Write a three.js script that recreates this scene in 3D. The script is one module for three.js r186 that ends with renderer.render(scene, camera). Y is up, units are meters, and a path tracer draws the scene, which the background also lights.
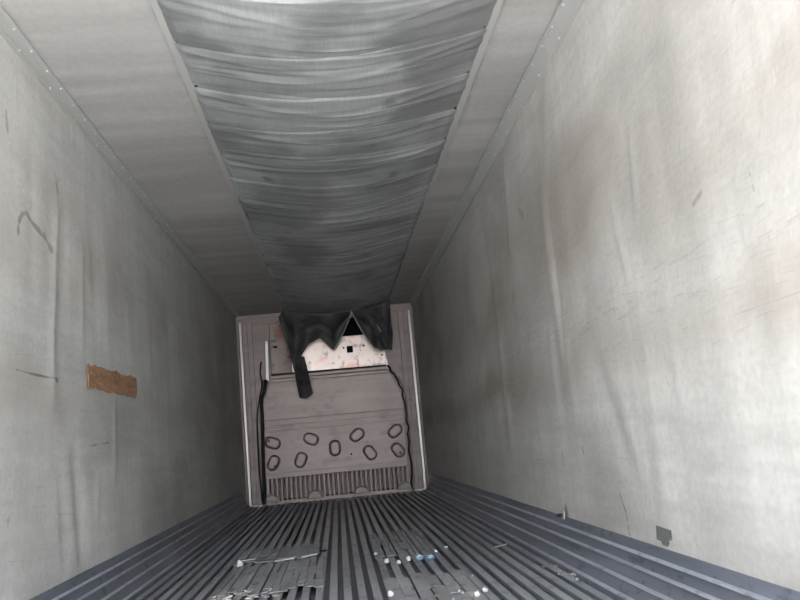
import * as THREE from 'three';
import { mergeGeometries, toCreasedNormals } from 'three/addons/utils/BufferGeometryUtils.js';

const scene = new THREE.Scene();
const renderer = new THREE.WebGLRenderer({ antialias: true });
renderer.toneMapping = THREE.LinearToneMapping;
renderer.shadowMap.enabled = true;

// ---------------------------------------------------------------- camera
const camera = new THREE.PerspectiveCamera(41.112, 800 / 600, 0.05, 200);
camera.rotation.order = 'YXZ';
camera.position.set(0.044, 0.723, 0);
camera.rotation.set(0.16911, -0.09222, -0.09337);

// ---------------------------------------------------------------- sky, exposure
scene.background = new THREE.Color().setRGB(0.94, 0.97, 1.0);
scene.backgroundIntensity = 1.95;
renderer.toneMappingExposure = 3.15;
const sun = new THREE.DirectionalLight(new THREE.Color().setRGB(1, 0.96, 0.92), 14);   // high, from the side: lights the yard, not the inside
sun.position.set(14, 22, -4); sun.target.position.set(0, 0, 0); sun.castShadow = true; sun.shadow.mapSize.set(2048, 2048);
Object.assign(sun.shadow.camera, { left: -45, right: 45, top: 45, bottom: -45, near: 1, far: 90 });
scene.add(sun, sun.target);

// ---------------------------------------------------------------- dimensions (metres)
const W = 1.22;            // half width between the liner walls
const H = 2.56;            // ceiling height above the floor bars
const Z0 = -0.8;          // rear opening
const Z1 = -10.95;         // face of the front bulkhead
const ZF = -11.15;         // front wall
const LEN = Z0 - ZF;

// ---------------------------------------------------------------- helpers
function rng(seed) { let a = seed >>> 0; return () => { a = (a + 0x6D2B79F5) | 0; let t = Math.imul(a ^ (a >>> 15), 1 | a); t = (t + Math.imul(t ^ (t >>> 7), 61 | t)) ^ t; return ((t ^ (t >>> 14)) >>> 0) / 4294967296; }; }
function hash(x, y, s) { let h = Math.imul(x, 374761393) + Math.imul(y, 668265263) + Math.imul(s, 1442695041); h = Math.imul(h ^ (h >>> 13), 1274126177); return ((h ^ (h >>> 16)) >>> 0) / 4294967296; }
function noise(x, y, s = 0, px = 0, py = 0) {              // value noise 0..1, optional periods
  const xi = Math.floor(x), yi = Math.floor(y); let fx = x - xi, fy = y - yi;
  fx = fx * fx * (3 - 2 * fx); fy = fy * fy * (3 - 2 * fy);
  const wx = (i) => px ? ((i % px) + px) % px : i, wy = (i) => py ? ((i % py) + py) % py : i;
  const a = hash(wx(xi), wy(yi), s), b = hash(wx(xi + 1), wy(yi), s), c = hash(wx(xi), wy(yi + 1), s), d = hash(wx(xi + 1), wy(yi + 1), s);
  return (a + (b - a) * fx) * (1 - fy) + (c + (d - c) * fx) * fy;
}
function fbm(x, y, s = 0, o = 4, px = 0, py = 0) { let v = 0, a = 0.5, t = 0; for (let i = 0; i < o; i++) { v += a * noise(x, y, s + i * 17, px, py); t += a; a *= 0.5; x *= 2; y *= 2; px *= 2; py *= 2; } return v / t; }
const clamp = (v, a = 0, b = 1) => Math.min(b, Math.max(a, v));
const sstep = (a, b, v) => { const t = clamp((v - a) / (b - a)); return t * t * (3 - 2 * t); };
const lerp = (a, b, t) => a + (b - a) * t;

const taken = {};
function numbered(name) { const n = taken[name] ?? 0; taken[name] = n + 1; return n ? name + '_' + String(n).padStart(3, '0') : name; }
function mesh(name, geometry, material, parent, label) {
  const m = new THREE.Mesh(geometry, material); m.name = name; m.castShadow = m.receiveShadow = true;
  parent.add(m); if (label) m.userData.label = label; return m;
}
function thing(name, label, category, [x, y, z] = [0, 0, 0], group) {
  const o = new THREE.Group(); o.name = numbered(name); o.position.set(x, y, z); o.userData = { label, category };
  if (group) o.userData.group = group; scene.add(o); return o;
}
function one(name, geometry, material, label, category, [x, y, z] = [0, 0, 0], group) {
  const m = mesh(numbered(name), geometry, material, scene, label); m.position.set(x, y, z); m.userData.category = category;
  if (group) m.userData.group = group; return m;
}
function structure(name, geometry, material, label, category) {
  const m = geometry ? mesh(name, geometry, material, scene) : new THREE.Group();
  m.name = name; if (!geometry) scene.add(m); m.userData = { kind: 'structure', label, category }; return m;
}
// a sheet: fn(u, v) -> [x, y, z, s, t] in metres
function sheet(nu, nv, fn, flip = false) {
  const pos = [], uv = [], idx = [];
  for (let j = 0; j <= nv; j++) for (let i = 0; i <= nu; i++) { const p = fn(i / nu, j / nv); pos.push(p[0], p[1], p[2]); uv.push(p[3] ?? p[0], p[4] ?? p[1]); }
  for (let j = 0; j < nv; j++) for (let i = 0; i < nu; i++) { const a = j * (nu + 1) + i, b = a + 1, c = a + nu + 1, d = c + 1; flip ? idx.push(a, c, b, b, c, d) : idx.push(a, b, c, b, d, c); }
  const g = new THREE.BufferGeometry();
  g.setAttribute('position', new THREE.Float32BufferAttribute(pos, 3)); g.setAttribute('uv', new THREE.Float32BufferAttribute(uv, 2)); g.setIndex(idx);
  g.computeVertexNormals(); return g;
}
// the same with thickness: second face shifted by off, rims closed
function shell(nu, nv, fn, off) {
  const pos = [], uv = [], idx = [], n = (nu + 1) * (nv + 1), at = (i, j) => j * (nu + 1) + i;
  const pts = []; for (let j = 0; j <= nv; j++) for (let i = 0; i <= nu; i++) pts.push(fn(i / nu, j / nv));
  for (let k = 0; k < 2; k++) for (const p of pts) {
    pos.push(p[0] + k * off[0], p[1] + k * off[1], p[2] + k * off[2]); uv.push(p[3] ?? p[0], p[4] ?? p[1]);
  }
  for (let j = 0; j < nv; j++) for (let i = 0; i < nu; i++) { const a = at(i, j), b = a + 1, c = at(i, j + 1), d = c + 1; idx.push(a, b, c, b, d, c, n + a, n + c, n + b, n + b, n + c, n + d); }
  const rim = []; for (let i = 0; i < nu; i++) rim.push([at(i, 0), at(i + 1, 0)], [at(i + 1, nv), at(i, nv)]);
  for (let j = 0; j < nv; j++) rim.push([at(0, j + 1), at(0, j)], [at(nu, j), at(nu, j + 1)]);
  for (const [a, b] of rim) idx.push(a, n + a, b, b, n + a, n + b);
  const g = new THREE.BufferGeometry();
  g.setAttribute('position', new THREE.Float32BufferAttribute(pos, 3)); g.setAttribute('uv', new THREE.Float32BufferAttribute(uv, 2)); g.setIndex(idx);
  g.computeVertexNormals(); return g;
}
function box(w, h, d, x = 0, y = 0, z = 0) { const g = new THREE.BoxGeometry(w, h, d); g.translate(x, y, z); return g; }
function bevelled(shape, depth, bevel, seg = 2, curve = 12) {   // extruded towards +z, outline kept
  return new THREE.ExtrudeGeometry(shape, { depth: Math.max(depth - 2 * bevel, 1e-4), bevelEnabled: bevel > 0, bevelThickness: bevel, bevelSize: bevel, bevelOffset: -bevel, bevelSegments: seg, curveSegments: curve });
}
function poly(points) { const s = new THREE.Shape(); points.forEach(([x, y], i) => i ? s.lineTo(x, y) : s.moveTo(x, y)); s.closePath(); return s; }
function rounded(w, h, r) { const s = new THREE.Shape(), x = w / 2, y = h / 2; s.moveTo(-x + r, -y); s.lineTo(x - r, -y); s.absarc(x - r, -y + r, r, -Math.PI / 2, 0); s.lineTo(x, y - r); s.absarc(x - r, y - r, r, 0, Math.PI / 2); s.lineTo(-x + r, y); s.absarc(-x + r, y - r, r, Math.PI / 2, Math.PI); s.lineTo(-x, -y + r); s.absarc(-x + r, -y + r, r, Math.PI, Math.PI * 1.5); return s; }
function alongZ(points, z0, z1) {                             // closed profile (x, y) swept from z0 down to z1
  const g = new THREE.ExtrudeGeometry(poly(points), { depth: z0 - z1, bevelEnabled: false }); g.translate(0, 0, z1);
  const p = g.attributes.position, uv = g.attributes.uv; for (let i = 0; i < p.count; i++) uv.setXY(i, -p.getZ(i), p.getX(i) + p.getY(i)); return g;
}
function tube(points, r, seg = 48, radial = 8) { return new THREE.TubeGeometry(new THREE.CatmullRomCurve3(points.map((p) => new THREE.Vector3(...p))), seg, r, radial); }
function texture(w, h, fn, srgb = true, su = 1, sv = 1) {     // fn(u, v) -> [r, g, b] 0..1 display values; the texture spans su x sv metres
  const d = new Uint8Array(w * h * 4);
  for (let j = 0; j < h; j++) for (let i = 0; i < w; i++) { const c = fn((i + 0.5) / w, (j + 0.5) / h), o = (j * w + i) * 4; for (let k = 0; k < 3; k++) d[o + k] = clamp(c[k]) * 255; d[o + 3] = 255; }
  const t = new THREE.DataTexture(d, w, h); t.wrapS = t.wrapT = THREE.RepeatWrapping; t.magFilter = THREE.LinearFilter;
  if (srgb) t.colorSpace = THREE.SRGBColorSpace; t.repeat.set(1 / su, 1 / sv); t.needsUpdate = true; return t;
}
const grey = (f) => (u, v) => { const g = f(u, v); return [g, g, g]; };
function std(o) { return new THREE.MeshStandardMaterial({ side: THREE.DoubleSide, ...o }); }

// ---------------------------------------------------------------- shared relief and grain
const dimple = texture(512, 512, grey((u, v) => 0.5 * fbm(u * 16, v * 16, 3, 4, 16, 16) + 0.3 * noise(u * 64, v * 40, 9, 64, 40) + 0.2 * noise(u * 10, v * 90, 12, 10, 90)), false, 0.7, 0.7);
const clothBump = texture(256, 256, grey((u, v) => 0.5 * noise(u * 128, v * 16, 5, 128, 16) + 0.5 * noise(u * 16, v * 128, 6, 16, 128)), false, 0.25, 0.25);
const brushed = texture(512, 256, grey((u, v) => 0.35 + 0.4 * fbm(u * 4, v * 48, 21, 4, 4, 48) + 0.25 * fbm(u * 24, v * 24, 22, 3, 24, 24)), false, 1.2, 0.4);

// ---------------------------------------------------------------- liner wall paint: stains, scuffs, scratches
function linerPaint(seed, scuffs, marks, tint, base) {
  const w = 2048, h = 1024, mask = new Float32Array(w * h), sz = 10, sy = 2.6;      // texture spans 10 m x 2.6 m, u along -z
  const dab = (z, y, r, a) => { const cx = (-z - 1.2) / sz * w, cy = y / sy * h, rx = r / sz * w, ry = r / sy * h, X = Math.max(0.75, rx), Y = Math.max(0.75, ry);
    for (let j = Math.floor(cy - Y * 1.5); j <= cy + Y * 1.5; j++) for (let i = Math.floor(cx - X * 1.5); i <= cx + X * 1.5; i++) { if (i < 0 || j < 0 || i >= w || j >= h) continue; const d = Math.hypot((i - cx) / X, (j - cy) / Y); if (d < 1.3) mask[j * w + i] = Math.max(mask[j * w + i], a * (1 - sstep(0.5, 1.3, d))); } };
  const stroke = (pts, r, a, rough = 0.4) => { for (let k = 0; k + 1 < pts.length; k++) { const [za, ya] = pts[k], [zb, yb] = pts[k + 1], n = Math.ceil(Math.hypot(zb - za, yb - ya) / 0.003);
    for (let i = 0; i <= n; i++) { const z = lerp(za, zb, i / n), y = lerp(ya, yb, i / n), q = noise(z * 14, y * 60, seed + 5); if (q > rough * 0.8) dab(z, y, r * (0.5 + q), a * (0.4 + 0.6 * q)); } } };
  const R = rng(seed);
  for (const [y0, y1, z0, z1, n, a] of scuffs) for (let i = 0; i < n; i++) { const z = lerp(z0, z1, R()), y = lerp(y0, y1, R()), l = 0.06 + 0.5 * R() * R(), s = (R() - 0.5) * 0.04; stroke([[z, y], [z - l, y + s * l * 6]], 0.0014, a * (0.3 + 0.7 * R()), 0.6); }
  for (let i = 0; i < 60; i++) { const z = lerp(-1.5, -10.8, R()), y = lerp(0.25, 2.4, R()), l = 0.02 + 0.06 * R(), v = R() < 0.5; stroke([[z, y], [z - (v ? 0.01 : l), y + (v ? l : 0.01)]], 0.0014, 0.2 + 0.35 * R(), 0.5); }
  for (const [pts, r, a] of marks) stroke(pts, r, a, 0.1);
  return texture(w, h, (u, v) => {
    const z = u * sz, y = v * sy;
    const warp = fbm(z * 0.9, y * 0.9, seed + 1, 3) - 0.5;
    const band = Math.exp(-(((y - 1.62 - warp * 0.5) / 0.22) ** 2)) + 1.2 * Math.exp(-(((y - 1.0 - warp * 0.35) / 0.12) ** 2)) + 0.7 * Math.exp(-(((y - 2.0 - warp * 0.6) / 0.16) ** 2));
    const patch = sstep(0.40, 0.72, fbm(z * 1.6 + y * 0.8, y * 2.2, seed + 2, 5));
    const streak = fbm(z * 3.0, y * 26, seed + 3, 4), drip = fbm(z * 20, y * 1.2, seed + 4, 3), fine = fbm(z * 60, y * 60, seed + 6, 3);
    const brown = clamp(band * (0.5 + 0.6 * patch) * (0.6 + 0.8 * (streak - 0.3)) * 0.9 + 0.25 * patch * patch);
    const grimeA = sstep(0.5, 0.85, fbm(z * 0.8, y * 1.1 + 4, seed + 7, 5)) * (0.5 + drip);
    let k = 1 + 0.09 * (fine - 0.5) + 0.085 * (drip - 0.5) + 0.09 * (streak - 0.5) - 0.15 * grimeA;
    let c = base.map((q) => q * k);
    const b = tint * brown; c = [lerp(c[0], 0.65, b), lerp(c[1], 0.615, b), lerp(c[2], 0.58, b)];
    const m = mask[Math.min(h - 1, Math.floor(v * h)) * w + Math.min(w - 1, Math.floor(u * w))] * 0.6;
    return [lerp(c[0], 0.2, m), lerp(c[1], 0.185, m), lerp(c[2], 0.17, m)];
  }, true, sz, sy);
}
function linerMaterial(paint) { paint.offset.set(-1.2 / 10, 0); return std({ map: paint, roughness: 0.62, bumpMap: dimple, bumpScale: 0.0021 }); }
// buckles in the liner: [z, y from, y to, lean, half width, height]
function reliefOf(ridges, seed) {
  return (z, y) => {
    let d = 0.016 * (fbm(z * 0.7, y * 0.35, seed, 3) - 0.5) + 0.017 * (fbm(z * 3.0, y * 0.6, seed + 3, 2) - 0.5) + 0.0022 * (fbm(z * 11, y * 4, seed + 8, 2) - 0.5);
    for (const [rz, ya, yb, lean, w, a] of ridges) { const q = (z - rz - lean * (y - (ya + yb) / 2) - 0.05 * (noise(y * 3, rz * 9, seed + 4) - 0.5)) / (w * 1.35); if (Math.abs(q) < 3.5) d += a * Math.exp(-q * q) * sstep(ya - 0.12, ya + 0.12, y) * (1 - sstep(yb - 0.12, yb + 0.12, y)); }
    return d * sstep(0.18, 0.34, y) * (1 - sstep(2.38, 2.5, y));
  };
}
function liner(side, relief) {
  const inner = sheet(560, 84, (u, v) => { const z = Z0 - u * LEN, y = -0.05 + v * (H + 0.05); return [side * (W - relief(z, y)), y, z, -z, y]; }, side < 0);
  const slab = box(0.06, H + 0.25, LEN + 0.06, side * (W + 0.05), H / 2 - 0.0, (Z0 + ZF) / 2 - 0.03);
  const rim = box(0.05, H, 0.02, side * (W + 0.02), H / 2, Z0 - 0.01);
  return mergeGeometries([inner, slab, rim]);
}
const RR = rng(77), extra = (n, zs, zl) => Array.from({ length: n }, () => { const y = 0.4 + RR() * 1.5; return [zs - RR() * zl, y, y + 0.3 + RR() * 0.7, (RR() - 0.5) * 0.25, 0.025 + 0.05 * RR(), (RR() < 0.7 ? 1 : -1) * (0.0015 + 0.0035 * RR())]; });
const rightRidges = [[-3.22, 0.5, 1.0, -0.45, 0.055, 0.006], [-3.36, 0.45, 0.95, -0.45, 0.05, -0.006], [-3.02, 1.28, 1.55, -0.15, 0.025, 0.007], [-4.21, 0.7, 1.2, 0.05, 0.04, 0.007], [-4.8, 1.8, 2.35, 0.2, 0.04, 0.005], [-3.8, 2.0, 2.45, 0.5, 0.05, 0.004], [-2.78, 1.5, 1.75, 0.1, 0.02, 0.005], [-2.92, 0.3, 0.6, 0, 0.07, 0.006], [-5.5, 0.5, 1.4, 0, 0.06, 0.009], ...extra(15, -3.7, 6)];
const leftRidges = [[-3.78, 1.05, 1.98, -0.1, 0.035, 0.012], [-3.90, 1.05, 1.98, -0.1, 0.05, -0.006], [-4.21, 1.4, 1.9, -0.06, 0.03, 0.006], [-5.15, 1.4, 1.78, 0, 0.04, 0.006], [-4.09, 0.26, 0.8, 0.15, 0.06, -0.013], [-3.93, 0.26, 0.8, 0.1, 0.06, 0.008], [-4.74, 0.65, 1.1, -0.2, 0.03, 0.007], [-4.38, 0.4, 0.7, -0.2, 0.035, 0.006], [-3.76, 0.3, 0.62, 0, 0.05, 0.006], ...extra(13, -3.4, 6.5)];

const rightPaint = linerPaint(31, [[1.08, 1.26, -1.7, -4.2, 90, 0.34], [0.9, 1.08, -1.7, -3.4, 30, 0.25], [1.9, 2.0, -2.0, -4, 6, 0.4], [0.44, 0.52, -4.6, -5.2, 5, 0.8], [1.5, 1.75, -3, -8, 14, 0.3]],
  [[[[-3.365, 0.235], [-3.365, 0.32], [-3.42, 0.40]], 0.006, 0.8], [[[-3.85, 0.55], [-3.86, 0.59]], 0.006, 0.7], [[[-4.26, 0.49], [-4.24, 0.57]], 0.006, 0.7], [[[-4.29, 0.24], [-4.3, 0.28]], 0.018, 0.7], [[[-2.3, 1.38], [-2.36, 1.36]], 0.008, 0.4], [[[-4.47, 1.93], [-4.52, 1.98]], 0.02, 0.35], [[[-4.9, 1.56], [-4.95, 1.5]], 0.03, 0.25]], 0.85, [0.803, 0.795, 0.777]);
const leftPaint = linerPaint(52, [[1.0, 1.3, -3, -8, 16, 0.35], [0.5, 0.9, -3, -7, 12, 0.35], [0.25, 0.6, -3, -5, 14, 0.25]],
  [[[[-3.355, 1.70], [-3.365, 1.76], [-3.40, 1.80], [-3.455, 1.825], [-3.53, 1.80], [-3.73, 1.745]], 0.011, 0.6], [[[-3.66, 1.775], [-3.74, 1.73]], 0.017, 0.55], [[[-3.32, 1.131], [-3.50, 1.127], [-3.82, 1.128]], 0.005, 0.95], [[[-3.79, 1.128], [-3.83, 1.126]], 0.010, 0.9], [[[-3.84, 2.13], [-3.86, 2.05]], 0.016, 0.5], [[[-3.86, 2.1], [-3.9, 2.13]], 0.012, 0.35], [[[-4.31, 0.825], [-4.61, 0.84]], 0.006, 0.6], [[[-4.05, 0.30], [-4.06, 0.33]], 0.012, 0.5], [[[-3.2, 0.5], [-3.22, 0.55]], 0.008, 0.4], [[[-3.25, 2.2], [-3.26, 2.12]], 0.012, 0.4]], 0.4, [0.803, 0.804, 0.79]);
const relR = reliefOf(rightRidges, 401), relL = reliefOf(leftRidges, 502);
structure('wall_right', liner(1, relR), linerMaterial(rightPaint), 'stained off-white liner wall with the small dark square patch', 'wall');
structure('wall_left', liner(-1, relL), linerMaterial(leftPaint), 'stained off-white liner wall with the ragged brown patch', 'wall');

// ---------------------------------------------------------------- ceiling
const ceilPaint = texture(1024, 512, (u, v) => {
  const z = u * 10, x = (v - 0.5) * 2.6, cross = fbm(z * 9, x * 0.9, 61, 4), blot = fbm(z * 1.1, x * 1.6, 62, 4), fine = fbm(z * 50, x * 50, 63, 2);
  const k = 1 + 0.16 * (cross - 0.5) + 0.1 * (blot - 0.5) + 0.06 * (fine - 0.5); let c = [0.775 * k, 0.768 * k, 0.756 * k];
  return c;
}, true, 10, 2.6);
ceilPaint.offset.set(-0.12, 0.5);
const ceilSheet = sheet(420, 70, (u, v) => { const z = Z0 - u * LEN, x = -W - 0.02 + v * (2 * W + 0.04); return [x, H - 0.009 * (fbm(z * 2.2, x * 0.8, 71, 3) - 0.5) - 0.004 * (fbm(z * 7, x * 0.7, 73, 2) - 0.5), z, -z, x]; }, true);
structure('ceiling', mergeGeometries([ceilSheet, box(2 * W + 0.16, 0.08, LEN + 0.06, 0, H + 0.07, (Z0 + ZF) / 2 - 0.03)]), std({ map: ceilPaint, roughness: 0.6, bumpMap: dimple, bumpScale: 0.001 }), 'flat off-white ceiling panels either side of the fabric chute', 'ceiling');

// ---------------------------------------------------------------- cove trim with rivets
const alu = std({ color: new THREE.Color().setRGB(0.56, 0.56, 0.54), metalness: 0.12, roughness: 0.5, bumpMap: brushed, bumpScale: 0.0006 });
const rivetMat = std({ color: new THREE.Color().setRGB(0.8, 0.8, 0.8), metalness: 0.7, roughness: 0.3 });
const rivetGeo = new THREE.SphereGeometry(0.0065, 10, 6);
[[1, 'trim_1', 'riveted aluminium cove strip above the wall with the dark square patch'], [-1, 'trim_2', 'riveted aluminium cove strip above the wall with the brown patch']].forEach(([s, name, label]) => {
  const t = structure(name, null, null, label, 'trim'), joints = s > 0 ? [Z0, -3.55, -5.95, -8.35, -10.9] : [Z0, -3.63, -6.03, -8.43, -10.9];
  const xu = s > 0 ? 1.176 : 1.152, yl = s > 0 ? 2.455 : 2.522;                    // upper edge on the ceiling, lower edge on the wall
  const profile = [[W + 0.005, yl], [W - 0.014, yl], [W - 0.016, yl + 0.012], [W - 0.012, yl + 0.016], [xu + 0.012, H - 0.019], [xu, H - 0.014], [xu, H - 0.006], [xu + 0.018, H - 0.008], [W + 0.005, yl + 0.03]].map(([x, y]) => [s * x, y]);
  for (let k = 0; k + 1 < joints.length; k++) mesh('trim_segment', alongZ(profile, joints[k] - 0.002, joints[k + 1] + 0.002), alu, t);
  for (let z = Z0 - 0.12, i = 0; z > -10.8; z -= 0.19, i++) { const a = mesh('rivet', rivetGeo, rivetMat, t); a.position.set(s * (xu + 0.012), H - 0.020, z); if (i % 2) { const b = mesh('rivet', rivetGeo, rivetMat, t); b.position.set(s * (W - 0.016), yl + 0.010, z + 0.03); } }
});

// ---------------------------------------------------------------- floor: slab and lengthwise bars
const barDirt = [0, 1, 2].map((i) => { const t = texture(1024, 64, (u, v) => { const d = fbm(u * 20, v * 3, 81 + i, 5, 20, 3), sp = sstep(0.62, 0.8, fbm(u * 160, v * 10, 91 + i, 3, 160, 10)), k = 0.68 + 0.2 * (d - 0.5) - 0.12 * sp; return [k * 0.965, k * 0.985, k * 1.03]; }, true, 9.9, 0.3); return t; });
const barMats = barDirt.map((t) => std({ map: t, metalness: 0.15, roughness: 0.36, bumpMap: brushed, bumpScale: 0.0008 }));
const slabMat = std({ color: new THREE.Color().setRGB(0.2, 0.207, 0.225), roughness: 0.5, metalness: 0.1 });
const floor = structure('floor', mergeGeometries([box(2 * W + 0.16, 0.1, LEN + 0.06, 0, -0.085, (Z0 + ZF) / 2 - 0.03)]), slabMat, 'dark grey aluminium duct floor of long parallel bars', 'floor');
const PITCH = 0.07, barGeo = alongZ([[-0.020, -0.002], [-0.017, 0], [0.017, 0], [0.020, -0.002], [0.020, -0.008], [0.006, -0.012], [0.006, -0.036], [-0.006, -0.036], [-0.006, -0.012], [-0.020, -0.008]], Z0, -10.95);
for (let i = 1; i < 33; i++) { const b = mesh('floor_bar', barGeo, barMats[(i * 7) % 3], floor); b.position.x = -1.155 + i * PITCH; }

// ---------------------------------------------------------------- scuff bands at the foot of the walls
const bandMat = std({ map: barDirt[1], color: new THREE.Color().setRGB(0.5, 0.52, 0.57), metalness: 0.2, roughness: 0.42, bumpMap: brushed, bumpScale: 0.0008 });
const railMat = std({ map: barDirt[2], color: new THREE.Color().setRGB(1.25, 1.25, 1.3), metalness: 0.2, roughness: 0.38 });  // rails get a lighter tint than the band
const bandProfile = [[-0.02, 0.232], [0.003, 0.226], [0.006, 0.2], [0.026, 0.126], [0.055, 0.068], [0.105, 0.012], [0.112, -0.034], [-0.02, -0.034]];
[[1, 'baseboard_right', 'ribbed aluminium scuff band below the dark square patch'], [-1, 'baseboard_left', 'ribbed aluminium scuff band on the brown patch side']].forEach(([s, n, l]) => {
  const b = structure(n, alongZ(bandProfile.map(([d, y]) => [s * (W - d), y]), Z0, -10.62), bandMat, l, 'scuff band');
  for (const [y, d] of [[0.178, 0.009], [0.126, 0.022], [0.070, 0.050], [0.022, 0.092]]) mesh('rub_rail', alongZ([[0, 0.007], [0.014, 0.005], [0.018, 0.002], [0.018, -0.002], [0.012, -0.004], [0, -0.005]].map(([q, v]) => [s * (W - d - q), y + v]), Z0, -10.62), railMat, b, 'bright rub rail');
});

// ---------------------------------------------------------------- front wall
const plasticPaint = texture(512, 512, (u, v) => { const a = fbm(u * 8, v * 8, 101, 5, 8, 8), s = fbm(u * 4, v * 40, 103, 4, 4, 40), k = 1 + 0.13 * (a - 0.5) + 0.1 * (s - 0.5) - 0.08 * sstep(0.6, 0.8, fbm(u * 12, v * 20, 104, 4, 12, 20)); return [0.755 * k, 0.70 * k, 0.685 * k]; }, true, 2, 2);
const plastic = std({ map: plasticPaint, metalness: 0.35, roughness: 0.45, bumpMap: dimple, bumpScale: 0.0008 });
const greyPlate = std({ map: plasticPaint, color: new THREE.Color().setRGB(0.85, 0.86, 0.87), metalness: 0.3, roughness: 0.45 });
const shinyAlu = std({ color: new THREE.Color().setRGB(0.92, 0.87, 0.85), metalness: 0.75, roughness: 0.36, bumpMap: brushed, bumpScale: 0.0006 });
const blackRubber = std({ color: new THREE.Color().setRGB(0.018, 0.018, 0.02), roughness: 0.55 });
const dark = std({ color: new THREE.Color().setRGB(0.012, 0.012, 0.012), roughness: 0.9 });
const opening = poly([[-W - 0.08, -0.13], [W + 0.08, -0.13], [W + 0.08, H + 0.1], [-W - 0.08, H + 0.1]]);
{ const h = new THREE.Path(); h.moveTo(-0.5, 2.14); h.lineTo(0.8, 2.14); h.lineTo(0.8, 2.44); h.lineTo(-0.5, 2.44); h.closePath(); opening.holes.push(h); const q = new THREE.Path(); q.moveTo(-0.93, 0.03); q.lineTo(0.95, 0.03); q.lineTo(0.95, 0.37); q.lineTo(-0.93, 0.37); q.closePath(); opening.holes.push(q); }
const fw = new THREE.ExtrudeGeometry(opening, { depth: 0.12, bevelEnabled: false }); fw.translate(0, 0, ZF + 0.02);
structure('wall_front', fw, greyPlate, 'grey front wall behind the moulded bulkhead', 'wall');
structure('trim_3', mergeGeometries([box(2 * W, 0.055, 0.04, 0, 2.475, -10.99), box(2 * W, 0.02, 0.02, 0, 2.425, -10.995)]), greyPlate, 'pale header strip across the top of the front wall', 'trim');

// corner posts
[[-1, 'grey corner post with bright edge beside the black hose'], [1, 'grey corner post with bright edge beside the frayed cord']].forEach(([s, label]) => {
  const p = thing('corner_post', label, 'post', [s * 1.09, 0, -10.97], 'corner posts of the front wall'), R = (x0, x1) => [Math.min(s * x0, s * x1), Math.max(s * x0, s * x1)];
  const bar = (x0, x1, d, y0 = 0, y1 = 2.45) => { const [a, b] = R(x0, x1); const g = bevelled(poly([[a, y0], [b, y0], [b, y1], [a, y1]]), d, 0.004, 1); g.translate(0, 0, -0.03 + 0.004); return g; };
  mesh('post_body', mergeGeometries([bar(-0.085, 0.05, 0.035), bar(-0.02, 0.012, 0.05)]), greyPlate, p);
  mesh('edge_strip', bar(0.052, 0.086, 0.075), shinyAlu, p, 'bright aluminium edge strip');
  mesh('return_flange', bar(0.1, 0.125, 0.03), greyPlate, p);
  mesh('foot_plate', bar(-0.09, 0.095, 0.085, 0, 0.018), shinyAlu, p);
});

// ---------------------------------------------------------------- refrigeration unit face above the bulkhead
const unitPaint = texture(512, 256, (u, v) => { const a = fbm(u * 6, v * 6, 121, 5, 6, 6), r = sstep(0.50, 0.66, fbm(u * 5 + 2, v * 4, 123, 5)), s = sstep(0.60, 0.80, fbm(u * 34, v * 12, 125, 5)), k = 0.96 + 0.1 * (a - 0.5); let c = [k, k * 0.93, k * 0.9]; c = [lerp(c[0], 0.9, r * 0.7), lerp(c[1], 0.68, r * 0.7), lerp(c[2], 0.6, r * 0.7)]; return [lerp(c[0], 0.35, s * 0.3), lerp(c[1], 0.27, s * 0.3), lerp(c[2], 0.24, s * 0.3)]; }, true, 1.7, 0.85);
const unitMetal = std({ map: unitPaint, metalness: 0.6, roughness: 0.33, bumpMap: brushed, bumpScale: 0.0005 });
const unit = thing('refrigeration_unit', 'rusty bright metal refrigeration unit face above the moulded bulkhead', 'cooling unit', [0, 1.66, -10.99]);
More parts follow.
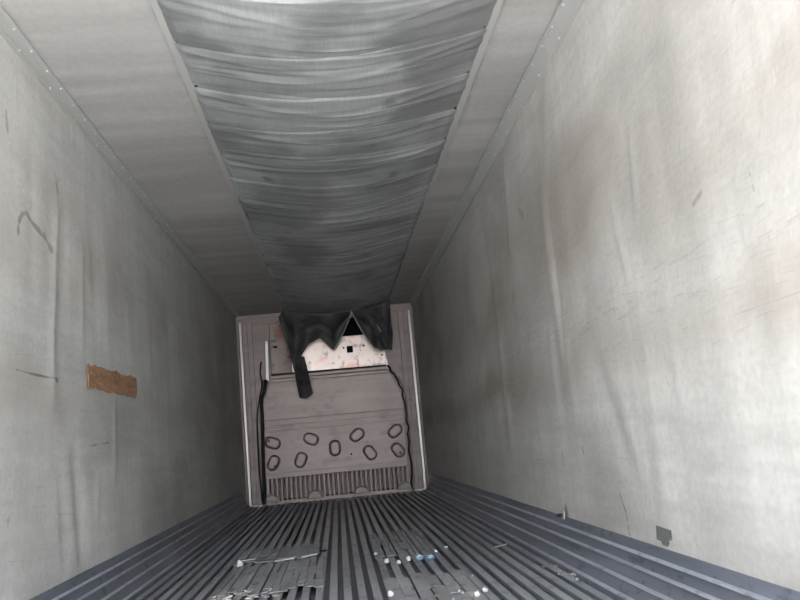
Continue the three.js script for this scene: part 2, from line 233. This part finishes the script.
{
  const face = poly([[-0.50, 0.062], [0.79, 0.062], [0.79, 0.50], [-0.50, 0.50]]), hole = new THREE.Path(); hole.moveTo(0.265, 0.27); hole.lineTo(0.345, 0.27); hole.lineTo(0.345, 0.36); hole.lineTo(0.265, 0.36); hole.closePath(); face.holes.push(hole);
  mesh('face_panel', bevelled(face, 0.02, 0.003, 1), unitMetal, unit, 'bright panel with pink rust stains and a square hole');
  const cheek = bevelled(poly([[-0.275, 0.062], [0, 0.062], [0, 0.74], [-0.275, 0.74]]), 0.02, 0.003, 1); mesh('side_cheek', cheek, unitMetal, unit, 'angled metal cheek plate').position.x = -0.505; unit.children.at(-1).rotation.y = 0.3;
  mesh('bottom_lip', bevelled(poly([[-0.79, -0.005], [0.8, -0.005], [0.8, 0.035], [-0.79, 0.035]]), 0.05, 0.004, 1), plastic, unit);
  mesh('shadow_gap', box(1.58, 0.034, 0.012, 0.005, 0.048, 0.006), blackRubber, unit, 'black strip painted as the shadow gap under the face panel');  // black strip draws the shadow in the gap below the face panel
  mesh('air_outlet', mergeGeometries([box(1.3, 0.01, 0.5, 0.15, 0.475, -0.27), box(1.3, 0.01, 0.5, 0.15, 0.785, -0.27), box(0.01, 0.32, 0.5, -0.505, 0.63, -0.27), box(0.01, 0.32, 0.5, 0.805, 0.63, -0.27), box(1.3, 0.32, 0.01, 0.15, 0.63, -0.52), box(0.12, 0.14, 0.01, 0.305, 0.315, -0.02)]), dark, unit, 'dark air outlet behind the torn chute');
  for (const [x, y] of [[0.22, 0.34], [0.50, 0.35], [0.74, 0.2]]) { const b = mesh('bolt', new THREE.CylinderGeometry(0.012, 0.014, 0.014, 8).rotateX(Math.PI / 2), dark, unit); b.position.set(x, y, 0.026); }
  mesh('bracket', box(0.07, 0.03, 0.015, -0.72, 0.50, 0.095), greyPlate, unit); mesh('bracket', box(0.05, 0.025, 0.02, -0.70, 0.42, 0.085), dark, unit);
  mesh('latch', bevelled(poly([[0.785, 0.0], [0.81, 0.0], [0.81, 0.13], [0.785, 0.13]]), 0.05, 0.004, 1), shinyAlu, unit, 'small bright latch');
}
const rod = thing('tube_guard', 'white upright tube clipped beside the unit face', 'tube', [-0.842, 1.62, -10.92]);
{ const g = bevelled(rounded(0.046, 0.56, 0.02), 0.04, 0.008, 3, 6); g.translate(0.008, 0.28, -0.02); g.rotateZ(-0.03); mesh('tube', g, std({ color: new THREE.Color().setRGB(0.95, 0.93, 0.92), metalness: 0.6, roughness: 0.36 }), rod);
  mesh('top_clip', mergeGeometries([box(0.075, 0.03, 0.05, 0.03, 0.575, -0.01), box(0.02, 0.09, 0.03, 0.05, 0.61, -0.02)]), greyPlate, rod); mesh('lower_clip', box(0.06, 0.03, 0.05, -0.01, 0.02, -0.015), dark, rod); }

// ---------------------------------------------------------------- moulded bulkhead
const bulk = thing('bulkhead', 'moulded grey plastic return-air bulkhead with oval bumps and bottom grille', 'bulkhead', [0.01, 0, -10.97]);
{
  // plate outline follows rounded shoulders; levels set it back along the height
  const half = (y) => 0.95 - 0.135 * sstep(1.22, 1.62, y);
  const front = (y) => y > 1.104 ? 0.034 : y > 1.075 ? -0.004 : y > 1.03 ? 0.016 : y > 1.005 ? 0.006 : y > 0.96 ? 0.020 : y > 0.94 ? 0.008 : 0.028;
  const bumps = [[-0.818, 0.803, -22], [-0.311, 0.809, -24], [0.307, 0.805, 34], [0.823, 0.812, 36], [-0.828, 0.541, 62], [-0.464, 0.546, 66], [-0.001, 0.661, 92], [0.461, 0.558, -58], [0.84, 0.556, -55]];
  const field = poly([[-0.95, 0.39], [0.95, 0.39], [0.95, 0.885], [-0.95, 0.885]]);
  for (const [x, y, a] of bumps) { const q = rounded(0.215, 0.155, 0.075).getPoints(8).map((p) => p.rotateAround(new THREE.Vector2(), a * Math.PI / 180)); const h = new THREE.Path(); q.forEach((p, i) => i ? h.lineTo(p.x + x - 0.01, p.y + y) : h.moveTo(p.x + x - 0.01, p.y + y)); h.closePath(); field.holes.push(h); }
  { const g = bevelled(field, 0.05, 0.004, 1); g.translate(0, 0, -0.010); mesh('bump_panel', g, plastic, bulk); }
  mesh('well_back', box(1.88, 0.5, 0.01, 0, 0.645, -0.03), plastic, bulk);
  const ys = []; ys.push(0.892, 0.938, 0.942, 0.958, 0.962, 1.003, 1.007, 1.028, 1.032, 1.073, 1.078, 1.10, 1.106); for (let y = 1.2; y <= 1.641; y += 0.04) ys.push(y);
  mesh('panel', toCreasedNormals(shell(40, ys.length - 1, (u, v) => { const y = ys[Math.round(v * (ys.length - 1))], x = (u * 2 - 1) * half(y); return [x, y, front(y) + 0.004 * (fbm(x * 3 + 5, y * 3, 131, 2) - 0.5), x, y]; }, [0, 0, -0.045]), 0.5), plastic, bulk);
  mesh('top_flange', mergeGeometries([bevelled(poly([[-0.79, 1.60], [0.79, 1.60], [0.79, 1.645], [-0.79, 1.645]]), 0.075, 0.006, 2), bevelled(poly([[-0.68, 1.535], [0.74, 1.535], [0.74, 1.555], [-0.68, 1.555]]), 0.04, 0.004, 1)]), plastic, bulk);
  mesh('grille_rail', mergeGeometries([bevelled(poly([[-0.95, 0.335], [0.95, 0.335], [0.95, 0.405], [-0.95, 0.405]]), 0.05, 0.008, 2), bevelled(poly([[-0.955, 0], [0.965, 0], [0.965, 0.05], [-0.955, 0.05]]), 0.06, 0.006, 2), bevelled(poly([[-0.95, 0], [-0.905, 0], [-0.905, 0.36], [-0.95, 0.36]]), 0.045, 0.006, 1), bevelled(poly([[0.905, 0], [0.955, 0], [0.955, 0.36], [0.905, 0.36]]), 0.045, 0.006, 1)]), plastic, bulk);
  mesh('air_plenum', mergeGeometries([box(1.98, 0.42, 0.01, 0, 0.20, -0.66), box(1.98, 0.01, 0.5, 0, 0.38, -0.41), box(1.98, 0.01, 0.5, 0, 0.02, -0.41), box(0.01, 0.42, 0.5, -0.985, 0.20, -0.41), box(0.01, 0.42, 0.5, 0.985, 0.20, -0.41)]), plastic, bulk, 'hollow air duct behind the grille');
  const slat = bevelled(rounded(0.034, 0.33, 0.012), 0.058, 0.008, 2, 4);
  for (let i = 0; i < 29; i++) { const s = mesh('grille_slat', slat, plastic, bulk); s.position.set(-0.87 + i * 0.0621, 0.195, -0.01); }
  const bump = bevelled(rounded(0.21, 0.15, 0.073), 0.125, 0.035, 6, 10);
  for (const [x, y, a] of bumps) { const b = mesh('oval_bump', bump, plastic, bulk); b.position.set(x - 0.01, y, -0.005); b.rotation.z = a * Math.PI / 180; }
  const rib = new THREE.TorusGeometry(0.1, 0.014, 8, 20, Math.PI), cup = new THREE.Shape(); cup.absarc(0, 0, 0.098, 0, Math.PI); cup.closePath(); const cupG = bevelled(cup, 0.07, 0.01, 2, 14), lip = box(0.13, 0.014, 0.02, 0, 0.03, 0.07);
  for (const [x, y] of [[-0.879, 0.03], [-0.307, 0.03], [0.305, 0.035], [0.895, 0.035]]) { const m = mesh('drain_arch', cupG, plastic, bulk); m.position.set(x - 0.01, y, 0.012); const r = mesh('arch_rim', rib, plastic, m); r.position.z = 0.072; mesh('arch_lip', lip, plastic, m); }
  for (const [x, y] of [[-0.87, 0.83], [-0.815, 0.50], [0.2, 0.56], [0.85, 0.52]]) { const b = mesh('screw', new THREE.SphereGeometry(0.012, 8, 6), dark, bulk); b.position.set(x, y, y === 0.56 ? 0.04 : 0.119); }
}
// hose and cord down the sides of the bulkhead
one('drain_hose', tube([[-0.85, 1.64, -10.84], [-0.86, 1.58, -10.84], [-0.885, 1.48, -10.84], [-0.92, 1.40, -10.84], [-0.93, 1.12, -10.84], [-0.95, 0.6, -10.84], [-0.97, 0.03, -10.84]], 0.024, 70, 10), blackRubber, 'black rubber hose down the side of the bulkhead', 'hose');
one('thin_cable', tube([[-0.905, 1.9, -10.93], [-0.925, 1.75, -10.91], [-0.91, 1.6, -10.91], [-0.95, 1.42, -10.91], [-1.0, 1.2, -10.93], [-1.015, 0.9, -10.935], [-1.02, 0.45, -10.935], [-1.0, 0.05, -10.92]], 0.011, 70, 6), blackRubber, 'thin dark cable beside the black rubber hose', 'cable');
{ const R = rng(9), pts = [[0.795, 1.70], [0.835, 1.62], [0.888, 1.525], [0.935, 1.42], [0.970, 1.27], [0.978, 1.1], [0.985, 0.94], [0.986, 0.75], [0.98, 0.6], [0.985, 0.45], [0.975, 0.2], [0.965, 0.05]], q = [];
  pts.forEach(([x, y], i) => { q.push([x + (R() - 0.5) * 0.03, y, -10.85]); if (pts[i + 1]) q.push([(x + pts[i + 1][0]) / 2 + (R() - 0.5) * 0.04, (y + pts[i + 1][1]) / 2, -10.85]); });
  one('frayed_cord', tube(q, 0.012, 120, 6), blackRubber, 'wavy frayed dark cord down the bulkhead edge', 'cord');
  one('sheathed_cable', tube([[0.80, 1.69, -10.93], [0.86, 1.62, -10.93], [0.95, 1.50, -10.935], [1.005, 1.33, -10.935], [1.02, 1.1, -10.935], [1.02, 0.6, -10.935], [1.015, 0.06, -10.93]], 0.011, 70, 6), greyPlate, 'grey sheathed cable beside the frayed cord', 'cable'); }

// ---------------------------------------------------------------- fabric air chute under the ceiling
const clothPaint = texture(2048, 512, (u, v) => {           // silver-grey weave with patches of soot rubbed into the threads
  const z = u * 10, x = v * 1.6, st = fbm(z * 30, x * 1.4, 141, 4), bl = fbm(z * 2.1, x * 2.4, 143, 5), wa = noise(z * 14, x * 190, 145), wb = noise(z * 150, x * 14, 146);
  const soot = sstep(0.44, 0.64, 0.75 * bl + 0.25 * st), grain = 0.5 + 0.25 * wa + 0.25 * wb + 0.7 * (st - 0.5);
  let k = 0.74 + 0.12 * (st - 0.5) + 0.05 * (wa - 0.5) - 0.20 * soot * clamp(grain);
  for (const [a, b, r] of [[2.75, 1.05, 0.05], [3.9, 0.28, 0.05], [3.95, 1.15, 0.045]]) { const d = Math.hypot(z - a, (x - b) * 1.3) / r; if (d < 2) k -= 0.16 * (1 - sstep(0.5, 1.6, d + 1.2 * (fbm(z * 30, x * 30, 149, 2) - 0.5))); }
  return [k * 0.985, k, k];
}, true, 10, 1.6);
clothPaint.offset.set(-0.12, 0);
const cloth = std({ map: clothPaint, metalness: 0.15, roughness: 0.48, bumpMap: clothBump, bumpScale: 0.0006 });
const XL = -0.55, XR = 0.885, ZC = -10.62, PER = 0.455;
const wrinkles = (() => {
  const R = rng(1234), a = [];
  for (let i = 0; i < 150; i++) a.push({ z: -1.2 - R() * 9.5, c: 0.15 + R() * 0.7, l: 0.15 + R() * 0.5, b: 0.05 + R() * 0.25, s: (R() - 0.5) * 0.16, w: 0.006 + R() * 0.012, h: (0.002 + 0.005 * R()) * (R() < 0.5 ? -1 : 1) });
  for (let z = -1.53, k = 0; z > ZC; z -= PER, k++) for (const e of [0, 1]) {                       // a crease and two fanned puckers from every clip
    const g = e ? -1 : 1; a.push({ z: z - 0.02, c: e, l: 0.65 + 0.3 * R(), b: 0.25, s: -g * (0.06 + 0.08 * R()), w: 0.008, h: -0.009 });
    a.push({ z: z - 0.06, c: e, l: 0.4 + 0.2 * R(), b: 0, s: -g * (0.22 + 0.2 * R()), w: 0.024, h: 0.006 }, { z: z - 0.14 - 0.08 * R(), c: e, l: 0.35 + 0.25 * R(), b: 0.1, s: -g * (0.1 + 0.25 * R()), w: 0.034, h: 0.006 });
  }
  return a.sort((p, q) => q.z - p.z);
})();
function chute(u, z) {                                       // shape only: how far the cloth hangs below the ceiling
  const m = Math.sin(Math.PI * u);
  let d = 0.022 + 0.105 * Math.pow(m, 1.1) * (0.9 + 0.2 * noise(z * 0.9, 0, 153)) + 0.020 * (fbm(z * 1.9, u * 1.2, 154, 2) - 0.5) + 0.016 * (fbm(z * 5, u * 1.6, 155, 2) - 0.5) * (0.4 + m) + 0.006 * (fbm(z * 15, u * 2 + z, 157, 2) - 0.5) * (0.4 + m);
  for (const k of wrinkles) { if (k.z > z + 0.6) continue; if (k.z < z - 0.6) break; const q = (u - k.c) / k.l; if (Math.abs(q) > 1) continue; const dz = (z - k.z - k.s * (u - k.c) - k.b * (u - k.c) ** 2) / k.w; if (Math.abs(dz) < 3) d += k.h * Math.exp(-dz * dz) * (1 - q * q); }
  const f = sstep(0, 0.03, u) * sstep(0, 0.03, 1 - u); return lerp(0.012, d, f);
}
const ch = thing('air_chute', 'sagging wrinkled grey fabric air chute hung under the ceiling', 'air chute', [0, 2.3, -6]);
mesh('chute_cloth', shell(90, 1500, (u, v) => { const z = Z0 - 0.02 - (0.55 * v + 0.45 * v * v) * (Z0 - 0.02 - ZC), x = lerp(XL, XR, u); return [x, H - 0.004 - chute(u, z) - 2.3, z + 6, -z, u * 1.5]; }, [0, 0.003, 0]), cloth, ch);
const stripMat = std({ color: new THREE.Color().setRGB(0.56, 0.56, 0.54), roughness: 0.5 });
for (const [x, s] of [[XL, 1], [XR, -1]]) {
  mesh('edge_strip', alongZ([[x - 0.006 * s, H - 2.295], [x + 0.020 * s, H - 2.295], [x + 0.020 * s, H - 2.316], [x + 0.014 * s, H - 2.319], [x - 0.022 * s, H - 2.317], [x - 0.022 * s, H - 2.312], [x - 0.006 * s, H - 2.310]], Z0 + 6 - 0.02, ZC + 6), stripMat, ch, 'pale fixing strip along the cloth edge');
  const clip = bevelled(rounded(0.015, 0.01, 0.004), 0.01, 0.002, 1, 4); clip.rotateX(Math.PI / 2);
  for (let z = -1.53; z > ZC; z -= PER) { const c = mesh('clip', clip, dark, ch); c.position.set(x + 0.03 * s, H - 2.322, z + 6); }
}
// torn end of the chute
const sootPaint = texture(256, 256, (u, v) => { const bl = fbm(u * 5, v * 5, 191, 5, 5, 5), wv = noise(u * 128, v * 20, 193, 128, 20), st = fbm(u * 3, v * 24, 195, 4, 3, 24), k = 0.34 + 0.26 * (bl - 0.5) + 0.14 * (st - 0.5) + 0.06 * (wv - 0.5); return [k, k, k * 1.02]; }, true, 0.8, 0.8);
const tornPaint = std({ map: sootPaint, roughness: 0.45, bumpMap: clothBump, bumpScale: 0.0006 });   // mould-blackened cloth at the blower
function flap(top, bottom, amp, freq, seed) {
  const at = (line, t) => { const n = line.length - 1, i = Math.min(n - 1, Math.floor(t * n)), f = t * n - i; return [lerp(line[i][0], line[i + 1][0], f), lerp(line[i][1], line[i + 1][1], f)]; };
  return shell(64, 30, (u, v) => { const [xa, ya] = at(top, u), [xb, yb] = at(bottom, u), x = lerp(xa, xb, v), y = lerp(ya, yb, v); return [x, y - 2.3, lerp(ZC + 0.005, -10.73, sstep(0, 0.5, v)) + amp * Math.sin(u * freq + 1.5 * v + seed) * (0.15 + v) + 0.03 * (fbm(x * 9, y * 3, 161 + seed, 3) - 0.5) + 6, u * 1.2, v]; }, [0, 0, -0.004]);
}
const end = (u) => H - 0.004 - chute(u, ZC), uOf = (x) => (x - XL) / (XR - XL);
const topOf = (xs) => xs.map((x) => [x, end(clamp(uOf(x)))]);
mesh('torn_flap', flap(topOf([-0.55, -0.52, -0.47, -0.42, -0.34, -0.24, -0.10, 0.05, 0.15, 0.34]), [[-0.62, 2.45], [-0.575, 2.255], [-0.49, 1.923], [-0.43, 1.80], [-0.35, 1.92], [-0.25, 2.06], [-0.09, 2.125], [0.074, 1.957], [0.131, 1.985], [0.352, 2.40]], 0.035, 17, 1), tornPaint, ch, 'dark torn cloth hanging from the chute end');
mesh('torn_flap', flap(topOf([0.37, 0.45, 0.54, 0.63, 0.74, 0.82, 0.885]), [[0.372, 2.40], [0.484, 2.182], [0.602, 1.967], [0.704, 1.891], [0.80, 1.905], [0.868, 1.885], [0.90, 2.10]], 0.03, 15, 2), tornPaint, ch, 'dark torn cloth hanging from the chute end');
for (const pts of [[[0.10, 1.965, -10.70], [0.20, 2.12, -10.70], [0.30, 2.30, -10.68], [0.362, 2.43, -10.64]], [[0.362, 2.43, -10.64], [0.43, 2.28, -10.68], [0.52, 2.10, -10.69], [0.62, 1.95, -10.70], [0.70, 1.89, -10.71]], [[0.60, 2.36, -10.67], [0.70, 2.20, -10.67], [0.79, 2.0, -10.68]]]) mesh('frayed_hem', tube(pts.map(([x, y, z]) => [x, y - 2.3, z + 6]), 0.0085, 24, 6), stripMat, ch, 'pale frayed hem of the tear');
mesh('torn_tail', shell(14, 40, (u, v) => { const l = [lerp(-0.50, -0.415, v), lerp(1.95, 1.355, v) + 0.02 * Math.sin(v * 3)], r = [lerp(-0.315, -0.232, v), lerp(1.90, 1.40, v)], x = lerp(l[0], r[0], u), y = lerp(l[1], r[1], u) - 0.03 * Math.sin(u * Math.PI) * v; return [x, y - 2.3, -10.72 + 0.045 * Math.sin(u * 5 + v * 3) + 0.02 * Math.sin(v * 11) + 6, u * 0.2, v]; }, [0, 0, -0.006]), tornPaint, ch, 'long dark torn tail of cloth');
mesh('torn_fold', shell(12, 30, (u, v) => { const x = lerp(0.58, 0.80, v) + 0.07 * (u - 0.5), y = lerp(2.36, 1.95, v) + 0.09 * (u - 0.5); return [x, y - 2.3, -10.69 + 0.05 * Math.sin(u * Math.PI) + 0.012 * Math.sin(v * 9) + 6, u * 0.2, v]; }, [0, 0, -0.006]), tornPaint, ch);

// ---------------------------------------------------------------- patches on the walls
const boardPaint = texture(256, 128, (u, v) => { const g = fbm(u * 24, v * 60, 171, 4), b = fbm(u * 6, v * 6, 173, 4), k = 0.62 + 0.24 * (g - 0.5) + 0.25 * (b - 0.5), s = sstep(0.62, 0.72, fbm(u * 20, v * 14, 175, 3)); return [lerp(k, 0.75, s * 0.6), lerp(k * 0.76, 0.68, s * 0.6), lerp(k * 0.58, 0.58, s * 0.6)]; }, true, 1, 0.2);
{ const R = rng(5), pts = []; const edge = (z0, y0, z1, y1, n, j) => { for (let i = 0; i < n; i++) { const t = i / n; pts.push([lerp(z0, z1, t) + (R() - 0.5) * j * 2.2, lerp(y0, y1, t) + (R() ** 2 - 0.3) * j * (R() < 0.5 ? 0.4 : 1.2)]); } };
  edge(0, 0.115, 1.0, 0.125, 22, 0.018); edge(1.0, 0.125, 1.0, 0, 5, 0.02); edge(1.0, 0, 0, -0.005, 22, 0.02); edge(0, -0.005, 0, 0.115, 5, 0.015);
  const g = bevelled(poly(pts), 0.006, 0.0008, 1); g.rotateY(Math.PI / 2); one('board_patch', g, std({ map: boardPaint, roughness: 0.8 }), 'ragged brown board patch on the stained liner wall', 'patch', [-W + 0.004 + Math.max(relL(-4.5, 1.19), relL(-5, 1.19), relL(-4.75, 1.19)), 1.128, -4.25]); }
{ const g = bevelled(poly([[0, 0.062], [-0.012, 0.010], [0.03, 0.008], [0.035, -0.003], [0.075, -0.006], [0.09, 0.004], [0.095, 0.02], [0.125, 0.022], [0.135, 0.058]]), 0.006, 0.0008, 1); g.rotateY(-Math.PI / 2);
  const meshPaint = texture(64, 64, grey((u, v) => 0.36 + 0.14 * ((Math.floor(u * 16) + Math.floor(v * 16)) % 2) + 0.1 * (noise(u * 20, v * 20, 3) - 0.5)), true, 0.1, 0.1);
  one('tape_patch', g, std({ map: meshPaint, roughness: 0.75 }), 'small dark square patch stuck just above the scuff band', 'patch', [W + 0.001 - Math.max(relR(-2.95, 0.28), relR(-2.9, 0.26)), 0.245, -3.04]); }
// torn fitting on the band edge
{ const t = thing('broken_fitting', 'small broken bright metal fitting on the scuff band edge', 'fitting', [1.20, 0.21, -4.32]);
  mesh('plate', bevelled(poly([[0, 0], [0.05, 0.01], [0.06, 0.05], [0.02, 0.06], [-0.01, 0.03]]), 0.01, 0.002, 1).rotateY(-Math.PI / 2), shinyAlu, t); mesh('stub', new THREE.CylinderGeometry(0.008, 0.01, 0.03, 8).rotateZ(Math.PI / 2).translate(-0.02, 0.03, 0.03), blackRubber, t); }

// ---------------------------------------------------------------- plates patched over the floor bars
const plateMats = [0, 1, 2].map((i) => std({ map: barDirt[i], color: new THREE.Color().setRGB(0.95, 0.93, 0.89), metalness: 0.15, roughness: 0.6, bumpMap: dimple, bumpScale: 0.0012 }));
function floorPatch(label, x0, x1, z0, z1, pitch, gap, seed, solid = 0) {
  const R = rng(seed), t = thing('floor_patch', label, 'floor patch', [(x0 + x1) / 2, 0, (z0 + z1) / 2], 'flattened patches on the bar floor'), n = Math.round((x1 - x0) / pitch);
  const cx = (x0 + x1) / 2, cz = (z0 + z1) / 2;
  for (let i = 0; i < n; i++) {
    let z = z0 - R() * 0.12; const xa = x0 + i * pitch - cx, end2 = z1 + R() * 0.15;
    while (z > end2) { const l = 0.18 + R() * 0.5, zb = Math.max(end2, z - l), j = () => (R() - 0.5) * 0.004, closes = R() < solid ? gap : 0;
      if (z - zb > 0.04) { const q = bevelled(poly([[xa + j(), -(z - cz)], [xa + pitch - gap + closes + j(), -(z - cz) + j()], [xa + pitch - gap + closes + j(), -(zb - cz)], [xa + j(), -(zb - cz) + j()]]), 0.006 + R() * 0.001, 0.0012, 1); q.rotateX(Math.PI / 2); q.translate(0, 0.0075, 0); const p = q.attributes.position, uv = q.attributes.uv; for (let k = 0; k < p.count; k++) uv.setXY(k, p.getZ(k) + 5, p.getX(k) + 3); mesh('strip', q, plateMats[(i + seed) % 3], t); }
      z = zb - 0.004 - R() * 0.012; }
  }
}
floorPatch('flattened slotted floor patch edged by a foil heap', -0.63, -0.10, -4.30, -5.42, 0.045, 0.011, 11, 0.35);
floorPatch('smooth flattened floor patch edged by white seams', -0.70, -0.14, -5.47, -6.25, 0.07, 0.006, 12, 0.85);
floorPatch('narrow slotted floor patch behind the row of white scraps', 0.22, 0.62, -5.02, -6.45, 0.036, 0.014, 13, 0.15);
floorPatch('broken flattened floor patch in front of the row of white scraps', 0.22, 0.66, -2.9, -4.40, 0.07, 0.008, 14, 0.6);

// ---------------------------------------------------------------- litter
const paper = std({ color: new THREE.Color().setRGB(0.88, 0.89, 0.9), roughness: 0.6 }), blue = std({ color: new THREE.Color().setRGB(0.25, 0.42, 0.62), roughness: 0.45 });
function scrapGeo(w, h, d, seed) { const R = rng(seed), g = new THREE.IcosahedronGeometry(0.5, 1), p = g.attributes.position, seen = {}; for (let i = 0; i < p.count; i++) { const k = [p.getX(i), p.getY(i), p.getZ(i)].map((v) => v.toFixed(3)).join(); const s = seen[k] ??= 0.65 + 0.5 * R(); p.setXYZ(i, p.getX(i) * s * w, Math.max(-0.3, p.getY(i) * s) * h + h * 0.3, p.getZ(i) * s * d); } g.computeVertexNormals(); return g; }
let sd = 300;
for (const [x, z, w, h, m] of [[0.277, -4.92, 0.034, 0.034, 0], [0.342, -4.84, 0.030, 0.032, 0], [0.407, -4.91, 0.030, 0.034, 0], [0.593, -5.11, 0.026, 0.03, 0], [0.227, -5.26, 0.026, 0.02, 0], [0.68, -5.28, 0.026, 0.018, 0]])
  one('paper_scrap', scrapGeo(w, h, w, sd++), paper, 'crumpled white paper scrap in the row across the floor bars', 'scrap', [x, z < -5.2 && x < 0.5 ? 0.008 : 0.0005, z], 'white scraps in a row on the floor');
for (const [x, z, l] of [[0.472, -4.90, 'pale blue plastic scrap between the white scraps and another blue one'], [0.535, -4.88, 'pale blue plastic scrap between a blue one and a stray white scrap']]) { const t = thing('plastic_scrap', l, 'scrap', [x, 0.0005, z], 'blue scraps on the floor'); mesh('blue_piece', scrapGeo(0.05, 0.03, 0.05, sd++), blue, t); const w = mesh('white_piece', scrapGeo(0.042, 0.016, 0.04, sd++), paper, t); w.position.set(0, 0.014, -0.012); }
for (const [x, z, w] of [[0.648, -3.72, 0.026], [0.597, -3.645, 0.03], [0.231, -3.86, 0.034]]) one('paper_scrap', scrapGeo(w, w, w, sd++), paper, 'crumpled white scrap lying on the broken flattened patch', 'scrap', [x, 0.0075, z], 'white scraps on the broken patch');
one('paper_scrap', scrapGeo(0.042, 0.05, 0.04, sd++), paper, 'single white scrap at the corner of the smooth floor patch', 'scrap', [-0.64, 0.0075, -5.39]);
const seam = (pts, w, label) => { const g = tube(pts.map(([x, z]) => [x, 0, z]), w, 16, 6); g.scale(1, 0.8, 1); one('sealant_strip', g, paper, label, 'strip', [0, 0.0075 + w * 0.6, 0], 'white seams on the floor patch'); };
seam([[-0.42, -5.42], [-0.36, -5.445], [-0.30, -5.475]], 0.006, 'longer white strip along the seam of the smooth patch');
seam([[-0.25, -5.50], [-0.20, -5.53], [-0.155, -5.56]], 0.006, 'short white strip along the seam of the smooth patch');
seam([[-0.655, -5.62], [-0.61, -5.63], [-0.565, -5.655]], 0.004, 'faint white strip on the outer edge of the smooth patch');
{ const g = tube([[0.955, 0.006, -5.05], [1.0, 0.007, -5.08], [1.045, 0.006, -5.13]], 0.0045, 14, 6); one('pale_stick', g, std({ color: new THREE.Color().setRGB(0.7, 0.68, 0.6), roughness: 0.6 }), 'thin pale stick lying across the floor bars', 'stick'); }
const foil = std({ color: new THREE.Color().setRGB(0.8, 0.8, 0.82), metalness: 0.8, roughness: 0.3 }), tan = std({ color: new THREE.Color().setRGB(0.42, 0.36, 0.27), roughness: 0.6 });
{ const R = rng(88); for (let i = 0; i < 60; i++) { const w = 0.008 + 0.018 * R(), z = -4.22 - R() * 0.26; one('foil_shard', scrapGeo(w * 1.8, w * 0.5, w * 1.2, sd++), [foil, foil, paper, tan, plateMats[0]][i % 5], ['shiny crumpled foil shard in the heap on the floor bars', 'shiny crumpled foil shard in the heap on the floor bars', 'white flake among the foil shards', 'tan crumb among the foil shards', 'dark grey crumb among the foil shards'][i % 5], 'shard', [-0.66 + R() * 0.34, 0.0005, z], ['foil shards', 'foil shards', 'white flakes in the foil heap', 'tan crumbs in the foil heap', 'grey crumbs in the foil heap'][i % 5]); } }
{ const R = rng(99); for (let i = 0; i < 12; i++) { const w = 0.008 + 0.012 * R(); one('grit_crumb', scrapGeo(w * 1.5, w, w * 1.5, sd++), [plateMats[1], tan, foil][i % 3], ['grey grit crumb beside the scuff band', 'tan grit crumb beside the scuff band', 'shiny grit crumb beside the scuff band'][i % 3], 'crumb', [1.04 + R() * 0.13, 0.0005, -3.75 - R() * 0.55], ['grey grit', 'tan grit', 'shiny grit'][i % 3]); } }
{ const R = rng(111); for (let i = 0; i < 9; i++) { const w = 0.007 + 0.01 * R(); one('plaster_crumb', scrapGeo(w, w, w, sd++), i % 2 ? paper : tan, i % 2 ? 'white crumb on the broken flattened patch' : 'tan crumb on the broken flattened patch', 'crumb', [0.24 + R() * 0.42, 0.0075, -3.6 - R() * 0.7], i % 2 ? 'white crumbs on the patch' : 'tan crumbs on the patch'); } }
one('rubble_piece', scrapGeo(0.06, 0.07, 0.06, sd++), stripMat, 'pale rubble piece at the foot of the post beside the hose', 'rubble', [-1.17, 0.0005, -10.6]);
one('rubble_piece', scrapGeo(0.035, 0.06, 0.035, sd++), stripMat, 'small pale rubble piece on the bars near the frayed cord', 'rubble', [1.13, 0.0005, -9.6]);
one('black_scrap', scrapGeo(0.06, 0.014, 0.07, sd++), dark, 'flat black scrap beside the smooth flattened patch', 'scrap', [-0.11, 0.0075, -5.68]);

// ---------------------------------------------------------------- yard outside the opening
const yardPaint = texture(512, 512, grey((u, v) => 0.66 + 0.14 * (fbm(u * 8, v * 8, 181, 5, 8, 8) - 0.5) + 0.1 * (fbm(u * 90, v * 90, 183, 2, 90, 90) - 0.5)), true, 4, 4);
const yard = new THREE.PlaneGeometry(80, 80); yard.rotateX(-Math.PI / 2); { const p = yard.attributes.position, uv = yard.attributes.uv; for (let i = 0; i < p.count; i++) uv.setXY(i, p.getX(i), p.getZ(i)); }
const yd = structure('ground', yard, std({ map: yardPaint, roughness: 0.9 }), 'pale concrete yard below the open trailer end', 'ground'); yd.position.y = -1.3;

renderer.render(scene, camera);
